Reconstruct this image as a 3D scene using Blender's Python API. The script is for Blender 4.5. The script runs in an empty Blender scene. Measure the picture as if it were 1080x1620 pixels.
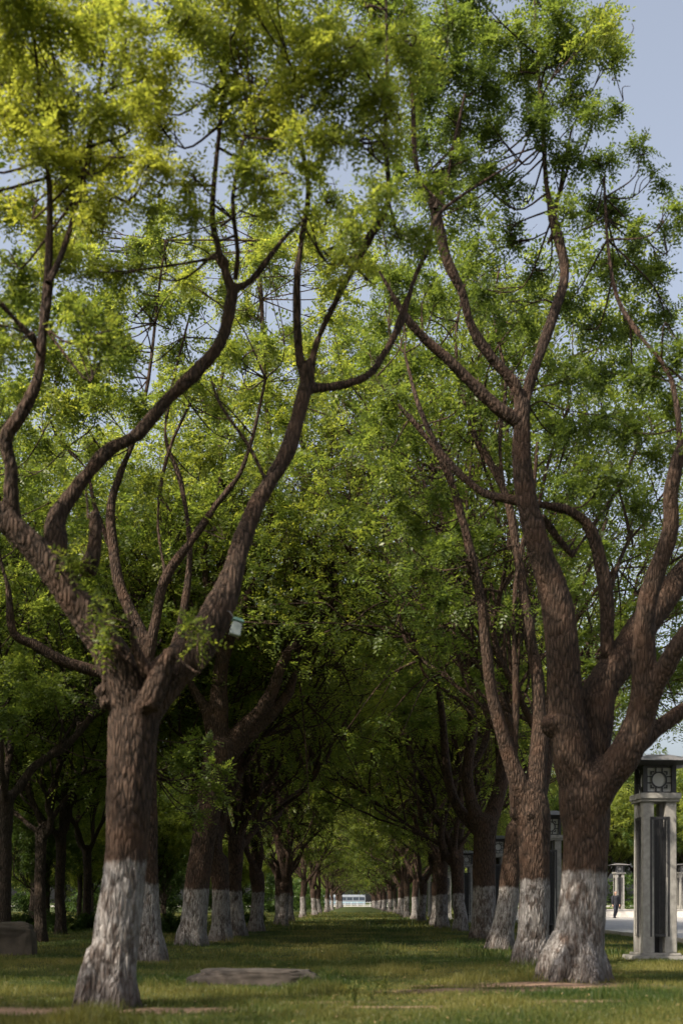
import bpy, bmesh, math, random
import numpy as np
from mathutils import Vector, noise, Matrix

C = bpy.context.scene
COL = C.collection
# ------------------------------------------------------------------ camera, light, exposure
FPX = 2000.0            # focal length in pixels of the 1080 x 1620 photograph
VX, VY = 565.0, 1428.0  # where the level optical axis meets the picture
CAMH = 1.0
cd = bpy.data.cameras.new('camera'); cam = bpy.data.objects.new('camera', cd); COL.objects.link(cam)
cam.location = (0, 0, CAMH); cam.rotation_euler = (math.radians(90), 0, 0)
cd.sensor_fit = 'VERTICAL'; cd.sensor_height = 36; cd.sensor_width = 24
cd.lens = FPX / 1620 * 36
cd.shift_x = -(VX - 540) / 1620; cd.shift_y = (VY - 810) / 1620
cd.clip_end = 4000; cd.clip_start = 0.1
cd.dof.use_dof = True; cd.dof.focus_distance = 48; cd.dof.aperture_fstop = 1.7
C.camera = cam
C.render.resolution_x = 682; C.render.resolution_y = 1024
SUN_EL = 42.0; SUN_AZ = 234.0      # azimuth clockwise from +Y (north): sun stands to the left
w = bpy.data.worlds.new('World'); C.world = w; w.use_nodes = True
nt = w.node_tree; bg = nt.nodes['Background']
sky = nt.nodes.new('ShaderNodeTexSky'); sky.sky_type = 'NISHITA'; sky.sun_disc = False
sky.sun_elevation = math.radians(SUN_EL); sky.sun_rotation = math.radians(SUN_AZ)
sky.air_density = 1.0; sky.dust_density = 6.0; sky.ozone_density = 2.0
hs = nt.nodes.new('ShaderNodeHueSaturation'); hs.inputs['Saturation'].default_value = .55; hs.inputs['Value'].default_value = 1.15
nt.links.new(sky.outputs[0], hs.inputs['Color']); nt.links.new(hs.outputs[0], bg.inputs[0]); bg.inputs[1].default_value = 0.14
sd = bpy.data.lights.new('sun', 'SUN'); sun = bpy.data.objects.new('sun', sd); COL.objects.link(sun)
sd.energy = 5.0; sd.angle = math.radians(0.5); sd.color = (1.0, 0.90, 0.74)
a, e = math.radians(SUN_AZ), math.radians(SUN_EL)
sdir = Vector((math.sin(a) * math.cos(e), math.cos(a) * math.cos(e), math.sin(e)))
sun.rotation_euler = sdir.to_track_quat('Z', 'Y').to_euler(); sun.location = (-40, 0, 40)
C.view_settings.view_transform = 'Standard'; C.view_settings.look = 'None'
C.cycles.max_bounces = 14; C.cycles.diffuse_bounces = 9; C.cycles.transmission_bounces = 8
C.view_settings.gamma = 1; C.view_settings.exposure = 0.74

# ------------------------------------------------------------------ helpers
def P(px, py, d):
    return np.array([(px - VX) / FPX * d, d, CAMH + (VY - py) / FPX * d])

def tag(o, label=None, cat=None, group=None, kind=None):
    if label: o['label'] = label
    if cat: o['category'] = cat
    if group: o['group'] = group
    if kind: o['kind'] = kind
    return o

def empty(name, loc, label, cat, group=None, rz=0):
    o = bpy.data.objects.new(name, None); COL.objects.link(o)
    o.location = loc; o.rotation_euler = (0, 0, rz); o.empty_display_size = 0.2
    return tag(o, label, cat, group)

def link(name, me, mat, parent=None, loc=None):
    o = bpy.data.objects.new(name, me); COL.objects.link(o)
    if mat and not me.materials: me.materials.append(mat)
    if parent: o.parent = parent
    if loc is not None: o.location = loc
    return o

def mesh_np(name, verts, faces, smooth=False):
    """faces: int array (n,k) or list of such arrays"""
    me = bpy.data.meshes.new(name)
    fl = faces if isinstance(faces, list) else [faces]
    fl = [np.asarray(f, dtype=np.int32) for f in fl if len(f)]
    verts = np.asarray(verts, dtype=np.float32)
    me.vertices.add(len(verts)); me.vertices.foreach_set('co', verts.ravel())
    idx = np.concatenate([f.ravel() for f in fl]); tot = np.concatenate([np.full(len(f), f.shape[1]) for f in fl])
    start = np.concatenate([[0], np.cumsum(tot)[:-1]])
    me.loops.add(len(idx)); me.loops.foreach_set('vertex_index', idx.astype(np.int32))
    me.polygons.add(len(tot)); me.polygons.foreach_set('loop_start', start.astype(np.int32))
    me.polygons.foreach_set('loop_total', tot.astype(np.int32))
    me.polygons.foreach_set('use_smooth', np.full(len(tot), smooth))
    me.update(calc_edges=True); me.validate()
    return me

def spline(pts, n_per=4):
    """Catmull-Rom through rows of pts (any width)"""
    p = np.asarray(pts, float)
    if len(p) < 3: return p
    q = np.vstack([2 * p[0] - p[1], p, 2 * p[-1] - p[-2]])
    out = []
    for i in range(1, len(q) - 2):
        for k in range(n_per):
            t = k / n_per; a, b, c, d = q[i - 1], q[i], q[i + 1], q[i + 2]
            out.append(.5 * (2 * b + (c - a) * t + (2 * a - 5 * b + 4 * c - d) * t * t + (3 * b - a - 3 * c + d) * t ** 3))
    out.append(p[-1]); return np.array(out)

def tube(p, r, n=8, cap=True):
    p = np.asarray(p, float); r = np.maximum(np.asarray(r, float), .002)
    m = len(p); T = np.gradient(p, axis=0); T /= np.linalg.norm(T, axis=1)[:, None] + 1e-9
    u = np.cross(T[0], [0.3, 1, 0.1]); u /= np.linalg.norm(u)
    rings = []; ang = np.arange(n) * 2 * math.pi / n
    for i in range(m):
        u = u - T[i] * np.dot(u, T[i]); u /= np.linalg.norm(u) + 1e-9
        v = np.cross(T[i], u)
        rings.append(p[i] + r[i] * (np.cos(ang)[:, None] * u + np.sin(ang)[:, None] * v))
    V = np.vstack(rings); i0 = np.arange(m - 1)[:, None] * n; k = np.arange(n)[None, :]; k2 = (k + 1) % n
    F = np.stack([i0 + k, i0 + k2, i0 + n + k2, i0 + n + k], -1).reshape(-1, 4)
    tris = np.zeros((0, 3), int)
    if cap:
        V = np.vstack([V, p[0], p[-1]]); a0, a1 = m * n, m * n + 1; kk = np.arange(n); kk2 = (kk + 1) % n
        tris = np.vstack([np.stack([np.full(n, a0), kk2, kk], -1), np.stack([np.full(n, a1), (m - 1) * n + kk, (m - 1) * n + kk2], -1)])
    return V, F, tris

def join(parts):
    V, Q, Tr, o = [], [], [], 0
    for v, q, t in parts:
        V.append(v); Q.append(q + o); Tr.append(t + o); o += len(v)
    return np.vstack(V), np.vstack(Q), np.vstack(Tr)

def box_np(x0, x1, y0, y1, z0, z1, tx=0, ty=0):
    V = np.array([[x0, y0, z0], [x1, y0, z0], [x1, y1, z0], [x0, y1, z0],
                  [x0 + tx, y0 + ty, z1], [x1 - tx, y0 + ty, z1], [x1 - tx, y1 - ty, z1], [x0 + tx, y1 - ty, z1]], float)
    F = np.array([[0, 3, 2, 1], [4, 5, 6, 7], [0, 1, 5, 4], [1, 2, 6, 5], [2, 3, 7, 6], [3, 0, 4, 7]])
    return V, F, np.zeros((0, 3), int)

def shape(name, parts, mat, parent=None, bevel=0, smooth=False, loc=None):
    V, Q, T = join(parts); me = mesh_np(name, V, [Q, T], smooth)
    if bevel:
        bm = bmesh.new(); bm.from_mesh(me)
        es = [e for e in bm.edges if len(e.link_faces) == 2 and e.calc_face_angle() > .5]
        bmesh.ops.bevel(bm, geom=es, offset=bevel, segments=2, affect='EDGES'); bm.to_mesh(me); bm.free()
    return link(name, me, mat, parent, loc)

def remesh(V, Q, T, voxel, smooth_it=7):
    me = mesh_np('tmp', V, [Q, T]); o = bpy.data.objects.new('tmp', me); COL.objects.link(o)
    m = o.modifiers.new('r', 'REMESH'); m.mode = 'VOXEL'; m.voxel_size = voxel
    s = o.modifiers.new('s', 'SMOOTH'); s.factor = .5; s.iterations = smooth_it
    dg = bpy.context.evaluated_depsgraph_get(); ev = o.evaluated_get(dg); em = ev.to_mesh()
    n = len(em.vertices); v = np.empty(n * 3, np.float32); em.vertices.foreach_get('co', v)
    nr = np.empty(n * 3, np.float32); em.vertices.foreach_get('normal', nr)
    f = np.empty(len(em.polygons) * 4, np.int32); em.loops.foreach_get('vertex_index', f)
    ev.to_mesh_clear(); bpy.data.objects.remove(o); bpy.data.meshes.remove(me)
    return v.reshape(-1, 3), f.reshape(-1, 4), nr.reshape(-1, 3)

# ------------------------------------------------------------------ materials
def newmat(name):
    m = bpy.data.materials.new(name); m.use_nodes = True; t = m.node_tree
    for n in list(t.nodes): t.nodes.remove(n)
    out = t.nodes.new('ShaderNodeOutputMaterial')
    return m, t, out

class N:
    def __init__(s, t): s.t = t
    def __call__(s, kind, ins=None, **props):
        n = s.t.nodes.new('ShaderNode' + kind)
        for k, v in props.items(): setattr(n, k, v)
        for k, v in (ins or {}).items():
            sock = n.inputs[k]
            if hasattr(v, 'is_output') or isinstance(v, bpy.types.NodeSocket): s.t.links.new(v, sock)
            else: sock.default_value = v
        return n
    def ramp(s, fac, stops, interp='LINEAR'):
        n = s.t.nodes.new('ShaderNodeValToRGB'); s.t.links.new(fac, n.inputs[0]); cr = n.color_ramp; cr.interpolation = interp
        while len(cr.elements) < len(stops): cr.elements.new(.5)
        for el, (p, c) in zip(cr.elements, stops): el.position = p; el.color = (*c, 1) if len(c) == 3 else c
        return n.outputs[0]
    def mix(s, fac, a, b, mode='MIX'):
        n = s.t.nodes.new('ShaderNodeMix'); n.data_type = 'RGBA'; n.blend_type = mode
        for i, v in ((0, fac), (6, a), (7, b)):
            if isinstance(v, bpy.types.NodeSocket): s.t.links.new(v, n.inputs[i])
            else: n.inputs[i].default_value = (*v, 1) if isinstance(v, tuple) and len(v) == 3 else v
        return n.outputs[2]

def leaf_mat(name, old, mid, young, trans=.56):
    m, t, out = newmat(name); n = N(t)
    geo = n('NewGeometry'); at = n('Attribute', attribute_name='tone')
    oi = n('ObjectInfo')
    nz = n('TexNoise', {'Scale': .55, 'Detail': 2.0, 'Vector': geo.outputs['Position']})
    f = n('Math', {0: geo.outputs['Random Per Island'], 1: .30}, operation='MULTIPLY')
    f2 = n('Math', {0: nz.outputs[0], 1: .55, 2: -.20}, operation='MULTIPLY_ADD')
    f3 = n('Math', {0: f.outputs[0], 1: f2.outputs[0]}, operation='ADD')
    f4 = n('Math', {0: f3.outputs[0], 1: at.outputs['Fac']}, operation='ADD')
    f5 = n('Math', {0: oi.outputs['Random'], 1: .22, 2: f4.outputs[0]}, operation='MULTIPLY_ADD')
    col = n.ramp(f5.outputs[0], [(0.1, old), (.5, mid), (1.0, young)])
    d = n('BsdfDiffuse', {'Color': col, 'Roughness': .6})
    bright = n.mix(1.0, col, (1.75, 1.62, .95), 'MULTIPLY')
    tr = n('BsdfTranslucent', {'Color': bright})
    g = n('BsdfGlossy', {'Color': (.8, .8, .8, 1), 'Roughness': .42})
    m1 = n('MixShader', {0: trans, 1: d.outputs[0], 2: tr.outputs[0]})
    m2 = n('MixShader', {0: .018, 1: m1.outputs[0], 2: g.outputs[0]})
    t.links.new(m2.outputs[0], out.inputs[0]); return m

def bark_mat(name, dark, light, washed=True, wash_h=1.37):
    m, t, out = newmat(name); n = N(t)
    geo = n('NewGeometry'); tc = n('TexCoord')
    mp = n('Mapping', {'Vector': tc.outputs['Object'], 'Scale': (1, 1, .24)})
    n1 = n('TexNoise', {'Vector': mp.outputs[0], 'Scale': 34.0, 'Detail': 5.0, 'Roughness': .6})
    v1 = n('TexVoronoi', {'Vector': mp.outputs[0], 'Scale': 26.0, 'Randomness': 1.0}, feature='DISTANCE_TO_EDGE')
    n2 = n('TexNoise', {'Vector': tc.outputs['Object'], 'Scale': 3.5, 'Detail': 4.0})
    ridge = n('Math', {0: v1.outputs[0], 1: 3.0}, operation='MULTIPLY'); ridge.use_clamp = True
    h = n('Math', {0: ridge.outputs[0], 1: .6, 2: n1.outputs[0]}, operation='MULTIPLY_ADD')
    base = n.ramp(h.outputs[0], [(.42, dark), (1.0, light)])
    base = n.mix(n.ramp(n2.outputs[0], [(.45, (0, 0, 0)), (.7, (.55, .55, .55))]), base, (light[0] * 1.1, light[1] * .93, light[2] * .82))
    rough = .85
    if washed:
        sp = n('SeparateXYZ', {0: geo.outputs['Position']})
        nn = n('TexNoise', {'Vector': tc.outputs['Object'], 'Scale': 7.0, 'Detail': 5.0, 'Roughness': .65})
        oi = n('ObjectInfo'); zs = n('Math', {0: oi.outputs['Random'], 1: .16, 2: sp.outputs[2]}, operation='MULTIPLY_ADD')
        z = n('Math', {0: nn.outputs[0], 1: -.22, 2: zs.outputs[0]}, operation='MULTIPLY_ADD')
        edge = n('MapRange', {0: z.outputs[0], 1: wash_h - .08, 2: wash_h - .02, 3: 1.0, 4: 0.0})
        mp2 = n('Mapping', {'Vector': tc.outputs['Object'], 'Scale': (1, 1, .35)})
        fl = n('TexNoise', {'Vector': mp2.outputs[0], 'Scale': 17.0, 'Detail': 6.0, 'Roughness': .7})
        fl2 = n('TexNoise', {'Vector': tc.outputs['Object'], 'Scale': 2.6, 'Detail': 3.0})
        fs0 = n('Math', {0: oi.outputs['Random'], 1: .10, 2: fl2.outputs[0]}, operation='MULTIPLY_ADD'); fs = n('Math', {0: fl.outputs[0], 1: fs0.outputs[0]}, operation='ADD')
        cover = n.ramp(n('Math', {0: fs.outputs[0], 1: .5}, operation='MULTIPLY').outputs[0], [(.43, (.22, .22, .22)), (.54, (1, 1, 1))])
        low = n('MapRange', {0: z.outputs[0], 1: -.05, 2: .32, 3: .35, 4: 1.0})
        cr = n.ramp(h.outputs[0], [(.35, (.35, .35, .35)), (.75, (1, 1, 1))])
        k = n('Math', {0: edge.outputs[0], 1: cover}, operation='MULTIPLY')
        k = n('Math', {0: k.outputs[0], 1: low.outputs[0]}, operation='MULTIPLY')
        k = n('Math', {0: k.outputs[0], 1: cr}, operation='MULTIPLY')
        lime = n.ramp(fl.outputs[0], [(.3, (.14, .125, .118)), (.62, (.31, .29, .28))])
        base = n.mix(k.outputs[0], base, lime)
    b = n('Bump', {'Height': h.outputs[0], 'Strength': 1.0, 'Distance': .035})
    p = n('BsdfPrincipled', {'Base Color': base, 'Roughness': rough, 'Normal': b.outputs[0], 'Specular IOR Level': .2})
    t.links.new(p.outputs[0], out.inputs[0]); return m

def plain(name, col, rough=.7, col2=None, scale=8.0, metal=0, bump=0.0, spec=.4):
    m, t, out = newmat(name); n = N(t); tc = n('TexCoord')
    nz = n('TexNoise', {'Vector': tc.outputs['Object'], 'Scale': scale, 'Detail': 6.0, 'Roughness': .6})
    c = n.ramp(nz.outputs[0], [(.35, col), (.68, col2 or tuple(x * .75 for x in col))])
    ins = {'Base Color': c, 'Roughness': rough, 'Metallic': metal, 'Specular IOR Level': spec}
    if bump: ins['Normal'] = n('Bump', {'Height': nz.outputs[0], 'Strength': bump, 'Distance': .02}).outputs[0]
    p = n('BsdfPrincipled', ins); t.links.new(p.outputs[0], out.inputs[0]); return m

LEAF = leaf_mat('locust_leaf', (.052, .086, .022), (.118, .165, .036), (.29, .315, .060))
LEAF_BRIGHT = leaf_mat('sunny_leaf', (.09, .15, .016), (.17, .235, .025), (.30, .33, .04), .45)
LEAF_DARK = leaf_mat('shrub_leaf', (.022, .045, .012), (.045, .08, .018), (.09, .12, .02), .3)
BARK = bark_mat('whitewashed_bark', (.012, .008, .006), (.078, .050, .036))
BARK2 = bark_mat('dark_bark', (.012, .009, .007), (.05, .037, .028), False)

# ------------------------------------------------------------------ foliage
def leaves(rng, clumps, ll=.055, lw=.024, npairs=5, rach=.24, density=1.0):
    """clumps: list of (centre, radius, tone, sprays). A spray is a pinnate leaf of paired leaflets."""
    cs, ts = [], []; dirs = []
    for c, r, tone, ns in clumps:
        ns = max(3, int(ns * density)); q = rng.normal(size=(ns, 3)); q /= np.linalg.norm(q, axis=1)[:, None]
        rad = r * np.minimum(np.abs(rng.normal(size=ns)) * .62 + .12, 1.55)
        off = q * rad[:, None] * np.array([1, 1, .62])
        # sub-tufts leave gaps inside a clump
        nt_ = max(2, ns // 12); tc_ = off[rng.integers(0, ns, nt_)]; own = rng.integers(0, nt_, ns)
        off = off * .30 + tc_[own] * .78 + rng.normal(size=(ns, 3)) * r * .06
        cs.append(off + c); ts.append(np.full(ns, tone) + rng.normal(size=ns) * .06)
        d = off * np.array([1, 1, .4]) / (r + 1e-6) + rng.normal(size=(ns, 3)) * .45; d[:, 2] -= .12
        dirs.append(d)
    c = np.vstack(cs); tn = np.concatenate(ts); d = np.vstack(dirs); d /= np.linalg.norm(d, axis=1)[:, None]
    n = len(c)
    up = rng.normal(size=(n, 3)) * .38 + np.array([0, 0, 1.0])
    side = np.cross(d, up); side /= np.linalg.norm(side, axis=1)[:, None] + 1e-9
    nm = np.cross(side, d)
    L = npairs * 2 + 1; R = rach * rng.uniform(.7, 1.2, n)
    k = np.arange(L); along = np.concatenate([np.repeat(np.arange(npairs) + .6, 2), [npairs + .4]]) / (npairs + .5)
    sg = np.concatenate([np.tile([1., -1.], npairs), [0.]])
    base = c[:, None] + d[:, None] * (along * 1.0)[None, :, None] * R[:, None, None] - np.array([0, 0, 1.])[None, None] * (along ** 2)[None, :, None] * (R * .22)[:, None, None]
    ld = d[:, None] * np.where(sg == 0, 1, .45)[None, :, None] + side[:, None] * (sg * .85)[None, :, None]
    ld = ld + rng.normal(size=(n, L, 3)) * .16; ld /= np.linalg.norm(ld, axis=2)[..., None]
    nn = nm[:, None] + rng.normal(size=(n, L, 3)) * .35
    ws = np.cross(nn, ld); ws /= np.linalg.norm(ws, axis=2)[..., None] + 1e-9
    sz = rng.uniform(.75, 1.2, (n, L, 1)); l = ll * sz; wd = lw * sz * .5
    p0 = base; p1 = base + ld * l * .45 + ws * wd; p2 = base + ld * l; p3 = base + ld * l * .45 - ws * wd
    V = np.stack([p0, p1, p2, p3], 2).reshape(-1, 3)
    F = np.arange(n * L * 4).reshape(-1, 4)
    return V, F, np.repeat(tn, L)

def crown_mesh(name, V, F, tone):
    me = mesh_np(name, V, F, False)
    at = me.attributes.new('tone', 'FLOAT', 'FACE'); at.data.foreach_set('value', tone[:len(me.polygons)].astype(np.float32))
    return me

def trunk_mesh(name, limbs, twigs, voxel, base_c, base_r, rng, amp=.02, roots=6, lumps=()):
    """limbs: [(pts, radii)] thick, fused by a voxel remesh; twigs: [(pts, radii)] thin tubes"""
    parts = []
    for p, r in limbs:
        p = np.asarray(p, float); r = np.asarray(r, float)
        u0 = (p[1] - p[0]) / (np.linalg.norm(p[1] - p[0]) + 1e-9); u1 = (p[-1] - p[-2]) / (np.linalg.norm(p[-1] - p[-2]) + 1e-9)
        p = np.vstack([p[0] - u0 * r[0] * .8, p[0] - u0 * r[0] * .35, p, p[-1] + u1 * r[-1] * .35, p[-1] + u1 * r[-1] * .7]); r = np.concatenate([[r[0] * .35, r[0] * .85], r, [r[-1] * .85, r[-1] * .35]])
        s = spline(np.column_stack([p, r]), 3); parts.append(tube(s[:, :3], s[:, 3], 14))
    for i in range(roots):
        aa = i * 2 * math.pi / roots + rng.uniform(-.3, .3); dr = np.array([math.cos(aa), math.sin(aa), 0])
        q = np.array([base_c + dr * base_r * .30 + [0, 0, .55], base_c + dr * base_r * .72 + [0, 0, .22], base_c + dr * base_r * .95 + [0, 0, .03], base_c + dr * base_r * 1.25 + [0, 0, -.10]])
        rr = np.array([.42, .36, .26, .10]) * base_r
        s = spline(np.column_stack([q, rr]), 3); parts.append(tube(s[:, :3], s[:, 3], 8))
    for c, r in lumps:
        q = np.array([c + [0, 0, -r * .9], c + [0, 0, -r * .5], c, c + [0, 0, r * .5], c + [0, 0, r * .9]])
        parts.append(tube(q, np.array([.3, .8, 1, .8, .3]) * r, 10))
    V, F, NR = remesh(*join(parts), voxel)
    rv = V.astype(np.float64); dsp = np.empty(len(rv))
    for i, v in enumerate(rv):
        q = Vector(v)
        dsp[i] = noise.noise(Vector((q.x * 3.1, q.y * 3.1, q.z * 1.3))) * 1.1 + noise.noise(Vector((q.x * 9, q.y * 9, q.z * 3))) * .5
        if voxel < .022: dsp[i] += abs(noise.noise(Vector((q.x * 21, q.y * 21, q.z * 3.2)))) * .8
    dsp -= dsp.mean() + .15
    V = rv + NR * (dsp * amp)[:, None]
    tp = [tube(p, r, 5, False) for p, r in twigs]
    if tp:
        tv, tq, tt = join(tp); F = np.vstack([F, tq + len(V)]); V = np.vstack([V, tv])
    return mesh_np(name, V, F, True)

# --- a tree traced limb by limb (pixels of the photo at that tree's own distance)
def traced(d0, limbs_px, clumps_px, seed, voxel, ll, lw, dens=1.0, lumps_px=(), amp=.018, extra=(), thin_=.88):
    rng = np.random.default_rng(seed); s0 = FPX / d0
    limbs = []; pts_all = []
    for br, y0, y1 in limbs_px:
        m = len(br); P3, R = [], []
        for i, (px, py, r) in enumerate(br):
            d = d0 + y0 + (y1 - y0) * i / max(1, m - 1); P3.append(P(px, py, d)); R.append(r / s0 * (thin_ if len(limbs) else 1.0))
        limbs.append((np.array(P3), np.array(R)))
    base = limbs[0][0][0].copy(); base[2] = 0
    thick, thin = [], []
    for p, r in limbs:
        p = p - base; s = spline(np.column_stack([p, r]), 3)
        pts_all.append(s)
        if (s[:, 3] > .034).all(): thick.append((p, r))
        else:
            k = np.argmax(s[:, 3] <= .034); k = max(k, 0)
            if k >= 2: thick.append((s[:k + 1, :3], s[:k + 1, 3]))
            thin.append((s[max(0, k - 1):, :3], s[max(0, k - 1):, 3]))
    A = np.vstack(pts_all)
    A = A[(A[:, 3] < 17 / s0)]
    clumps = []; twigs = []
    for (px, py, rp, tone, dy) in clumps_px:
        c = P(px, py, d0 + dy) - base; r = rp / s0
        ns = 210 * (r / .5) ** 1.6 * (.055 / ll) ** 1.6; clumps.append((c, r, tone, ns))
        cand = A[A[:, 2] < c[2] + .3] if r > .25 else A
        if not len(cand): cand = A
        q = cand[np.argmin(np.linalg.norm(cand[:, :3] - c, axis=1) + rng.random(len(cand)) * .25)]
        mid = (q[:3] + c) / 2 + rng.normal(size=3) * .17 + [0, 0, -.12]
        st = spline([q[:3], mid, c], 4); rr = np.linspace(min(.015, q[3] * .7), .005, len(st)); twigs.append((st, rr))
        for _ in range(int(3 + 5 * r)):
            e_ = c + rng.normal(size=3) * r * np.array([.55, .55, .4]) + [0, 0, r * .25]
            o_ = st[rng.integers(len(st) // 2, len(st))]
            m_ = (o_ + e_) / 2 + rng.normal(size=3) * .06
            twigs.append((spline([o_, m_, e_], 3), np.linspace(.009, .003, 7)))
    twigs += thin
    lumps = [(P(px, py, d0 + dy) - base, r / s0) for px, py, r, dy in lumps_px]
    tm = trunk_mesh('trunk', thick, twigs, voxel, np.zeros(3) + [0, 0, 0], limbs[0][1][0], rng, amp, lumps=lumps)
    V, F, tn = leaves(rng, clumps + list(extra), ll, lw, 5, ll * 4.4, dens)
    return base, tm, crown_mesh('crown', V, F, tn)

# --- a grown tree
def grown(seed, H=12.0, r0=.24, fork=2.5, nl=4, tilt=(.25, .62), spread=1.0, clump=(.55, .95), ns=26, ll=.09, lw=.045,
          lowest=3.6, tone=0.0, voxel=.036, lean=(0, 0), branch_p=.5, whips=26, droop=0):
    rng = np.random.default_rng(seed); limbs = []; twigs = []; tips = []
    n = 6; z = np.linspace(-.12, fork, n)
    x = np.cumsum(rng.normal(size=n) * .035) + lean[0] * z; y = np.cumsum(rng.normal(size=n) * .035) + lean[1] * z
    x -= x[0]; y -= y[0]
    rr = r0 * np.array([1.22, 1.03, .93, .88, .92, 1.05]); tr = np.column_stack([x, y, z]); limbs.append((tr, rr))
    top = tr[-1]
    def go(p, d, r, length, lev):
        step = .45; m = max(3, int(length / step)); pts = [p]; rad = [r]
        for i in range(m):
            d = d + rng.normal(size=3) * (.21 if lev == 0 else .24) + np.array([0, 0, .10 if lev < 2 else .07])
            if p[2] > H - 1.0: d[2] *= .5
            if p[2] < 5.5 and d[2] < .25: d[2] = .35
            d = d / np.linalg.norm(d); p = p + d * step * rng.uniform(.8, 1.15); t = (i + 1) / m
            rc = r * (1 - .80 * t ** .9); pts.append(p); rad.append(rc)
            if lev < 3 and i >= (1 if lev == 0 else 0) and rng.random() < branch_p and i < m - 1:
                ax = rng.normal(size=3); ax /= np.linalg.norm(ax); nd = d + np.cross(d, ax) * rng.uniform(.6, 1.1); nd[2] = max(nd[2], -.05)
                nd /= np.linalg.norm(nd); go(p, nd, rc * rng.uniform(.45, .7), length * (1 - t) * rng.uniform(.6, .95) + .7, lev + 1)
            if (lev >= 2 or t > .6) and p[2] > lowest and rng.random() < .62: tips.append(p + rng.normal(size=3) * .22)
        tips.append(p)
        pts = np.array(pts); rad = np.array(rad); k = int(np.argmax(rad < .045)) if (rad < .045).any() else len(rad)
        if k >= 2: limbs.append((pts[:k + 1], rad[:k + 1]))
        if k < len(rad): twigs.append((spline(pts[max(0, k - 1):], 2), np.interp(np.arange(len(spline(pts[max(0, k - 1):], 2))), np.linspace(0, len(spline(pts[max(0, k - 1):], 2)) - 1, len(rad[max(0, k - 1):])), rad[max(0, k - 1):])))
    a0 = rng.uniform(0, 6.28)
    for i in range(nl):
        az = a0 + i * 2 * math.pi / nl + rng.uniform(-.35, .35); tl = rng.uniform(*tilt) * spread
        d = np.array([math.sin(tl) * math.cos(az), math.sin(tl) * math.sin(az), math.cos(tl)])
        st = top + d * .0 - np.array([0, 0, rng.uniform(0, .35)])
        go(st, d, r0 * rng.uniform(.40, .62), (H - fork) * rng.uniform(.85, 1.1), 0)
    # slim upright shoots off the limbs
    LP = np.vstack([np.column_stack([p_, r_]) for p_, r_ in limbs[1:]]); LP = LP[LP[:, 2] > fork + .8]
    for _ in range(whips if len(LP) else 0):
        q = LP[rng.integers(len(LP))]; l_ = rng.uniform(1.6, 4.2); dd = rng.normal(size=3) * .22 + [0, 0, 1]; dd /= np.linalg.norm(dd)
        b_ = rng.normal(size=3) * .18; b_[2] = 0; p1 = q[:3] + dd * l_ * .5 + b_; p2 = q[:3] + dd * l_ + b_ * .4 + [0, 0, .3]
        twigs.append((spline([q[:3], p1, p2], 4), np.linspace(min(.042, q[3] * .6), .008, 9)))
        if p2[2] < H + .8: tips.append(p2)
        if rng.random() < .5: tips.append(p1 + rng.normal(size=3) * .2)
    for k_ in range(droop):     # low sprays hanging outward from the limbs
        a_ = k_ * 2.4 + rng.uniform(-.3, .3); rr_ = rng.uniform(1.8, 4.3); c_ = np.array([rr_ * math.cos(a_), rr_ * math.sin(a_), rng.uniform(3.1, 5.8)])
        q = LP[np.argmin(np.linalg.norm(LP[:, :3] - c_ - [0, 0, .8], axis=1))]
        twigs.append((spline([q[:3], (q[:3] + c_) / 2 + [0, 0, .35], c_], 4), np.linspace(min(.03, q[3] * .7), .006, 9)))
        tips.append(c_)
    tips = np.array([t for t in tips if t[2] > lowest])
    keep = []
    for t in tips[rng.permutation(len(tips))]:
        if all(np.linalg.norm(t - q) > clump[0] * 1.0 for q in keep): keep.append(t)
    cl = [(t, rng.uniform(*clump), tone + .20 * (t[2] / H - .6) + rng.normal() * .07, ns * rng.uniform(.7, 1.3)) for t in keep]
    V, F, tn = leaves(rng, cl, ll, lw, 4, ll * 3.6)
    tm = trunk_mesh('trunk', limbs, twigs, voxel, np.zeros(3), r0 * 1.15, rng, .018)
    return tm, crown_mesh('crown', V, F, tn), len(keep)

def plant_tree(name, tm, cm, loc, label, group, bark=BARK, leaf=LEAF, rz=0, sc=1.0, cat='tree'):
    e = empty(name, loc, label, cat, group, rz); e.scale = (sc,) * 3 if not isinstance(sc, tuple) else sc
    link('trunk', tm, bark, e); link('crown', cm, leaf, e); return e

# ================================================================== SETTING
def gh(x, y):
    f = max(0, 1 - y / 90) if y > 0 else 1
    return (noise.noise(Vector((x * .35, y * .22, 0))) * .05 + noise.noise(Vector((x * 1.6, y * 1.2, 3))) * .018) * f * (1 if abs(x) < 7.4 else max(0, 1 - (abs(x) - 7.4) / .6))

def frange(a, b, s): return list(np.arange(a, b, s))
xs = [-2500, -900, -300, -120, -60, -30, -20] + frange(-14, 14.01, .14) + [20, 30, 60, 120, 300, 900, 2500]
ys = [-600, -200, -60, -20, 0] + frange(5, 40, .16) + frange(40, 95, .8) + [110, 140, 180, 240, 300, 400, 600, 1000, 3000]
dirt_spots = [(-2.75, 11.7, 1.0, .55), (-1.8, 11.75, .8, .4), (-3.4, 11.5, .7, .4), (2.5, 15.2, 1.3, .6), (1.2, 14.3, 1.0, .45), (2.2, 12.7, .6, .15), (-.3, 12.6, .7, .12), (.35, 12.0, .6, .12), (-4.1, 12.5, .8, .15), (1.2, 15.2, .6, .2), (-3.4, 21.2, .6, .4), (2.9, 20.1, .8, .5)]
def dirt(x, y):
    v = 0
    if 8 < y < 45 and abs(x) < 9:
        wv = noise.noise(Vector((x * 2.2, y * 2.2, 7))) * .5
        for cx, cy, rx, ry in dirt_spots:
            q = ((x - cx) / rx) ** 2 + ((y - cy) / ry) ** 2
            v = max(v, 1.15 - q * .9 + wv)
    return min(1, max(0, v))
gv = np.array([[x, y, gh(x, y)] for y in ys for x in xs]); nx = len(xs)
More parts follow.
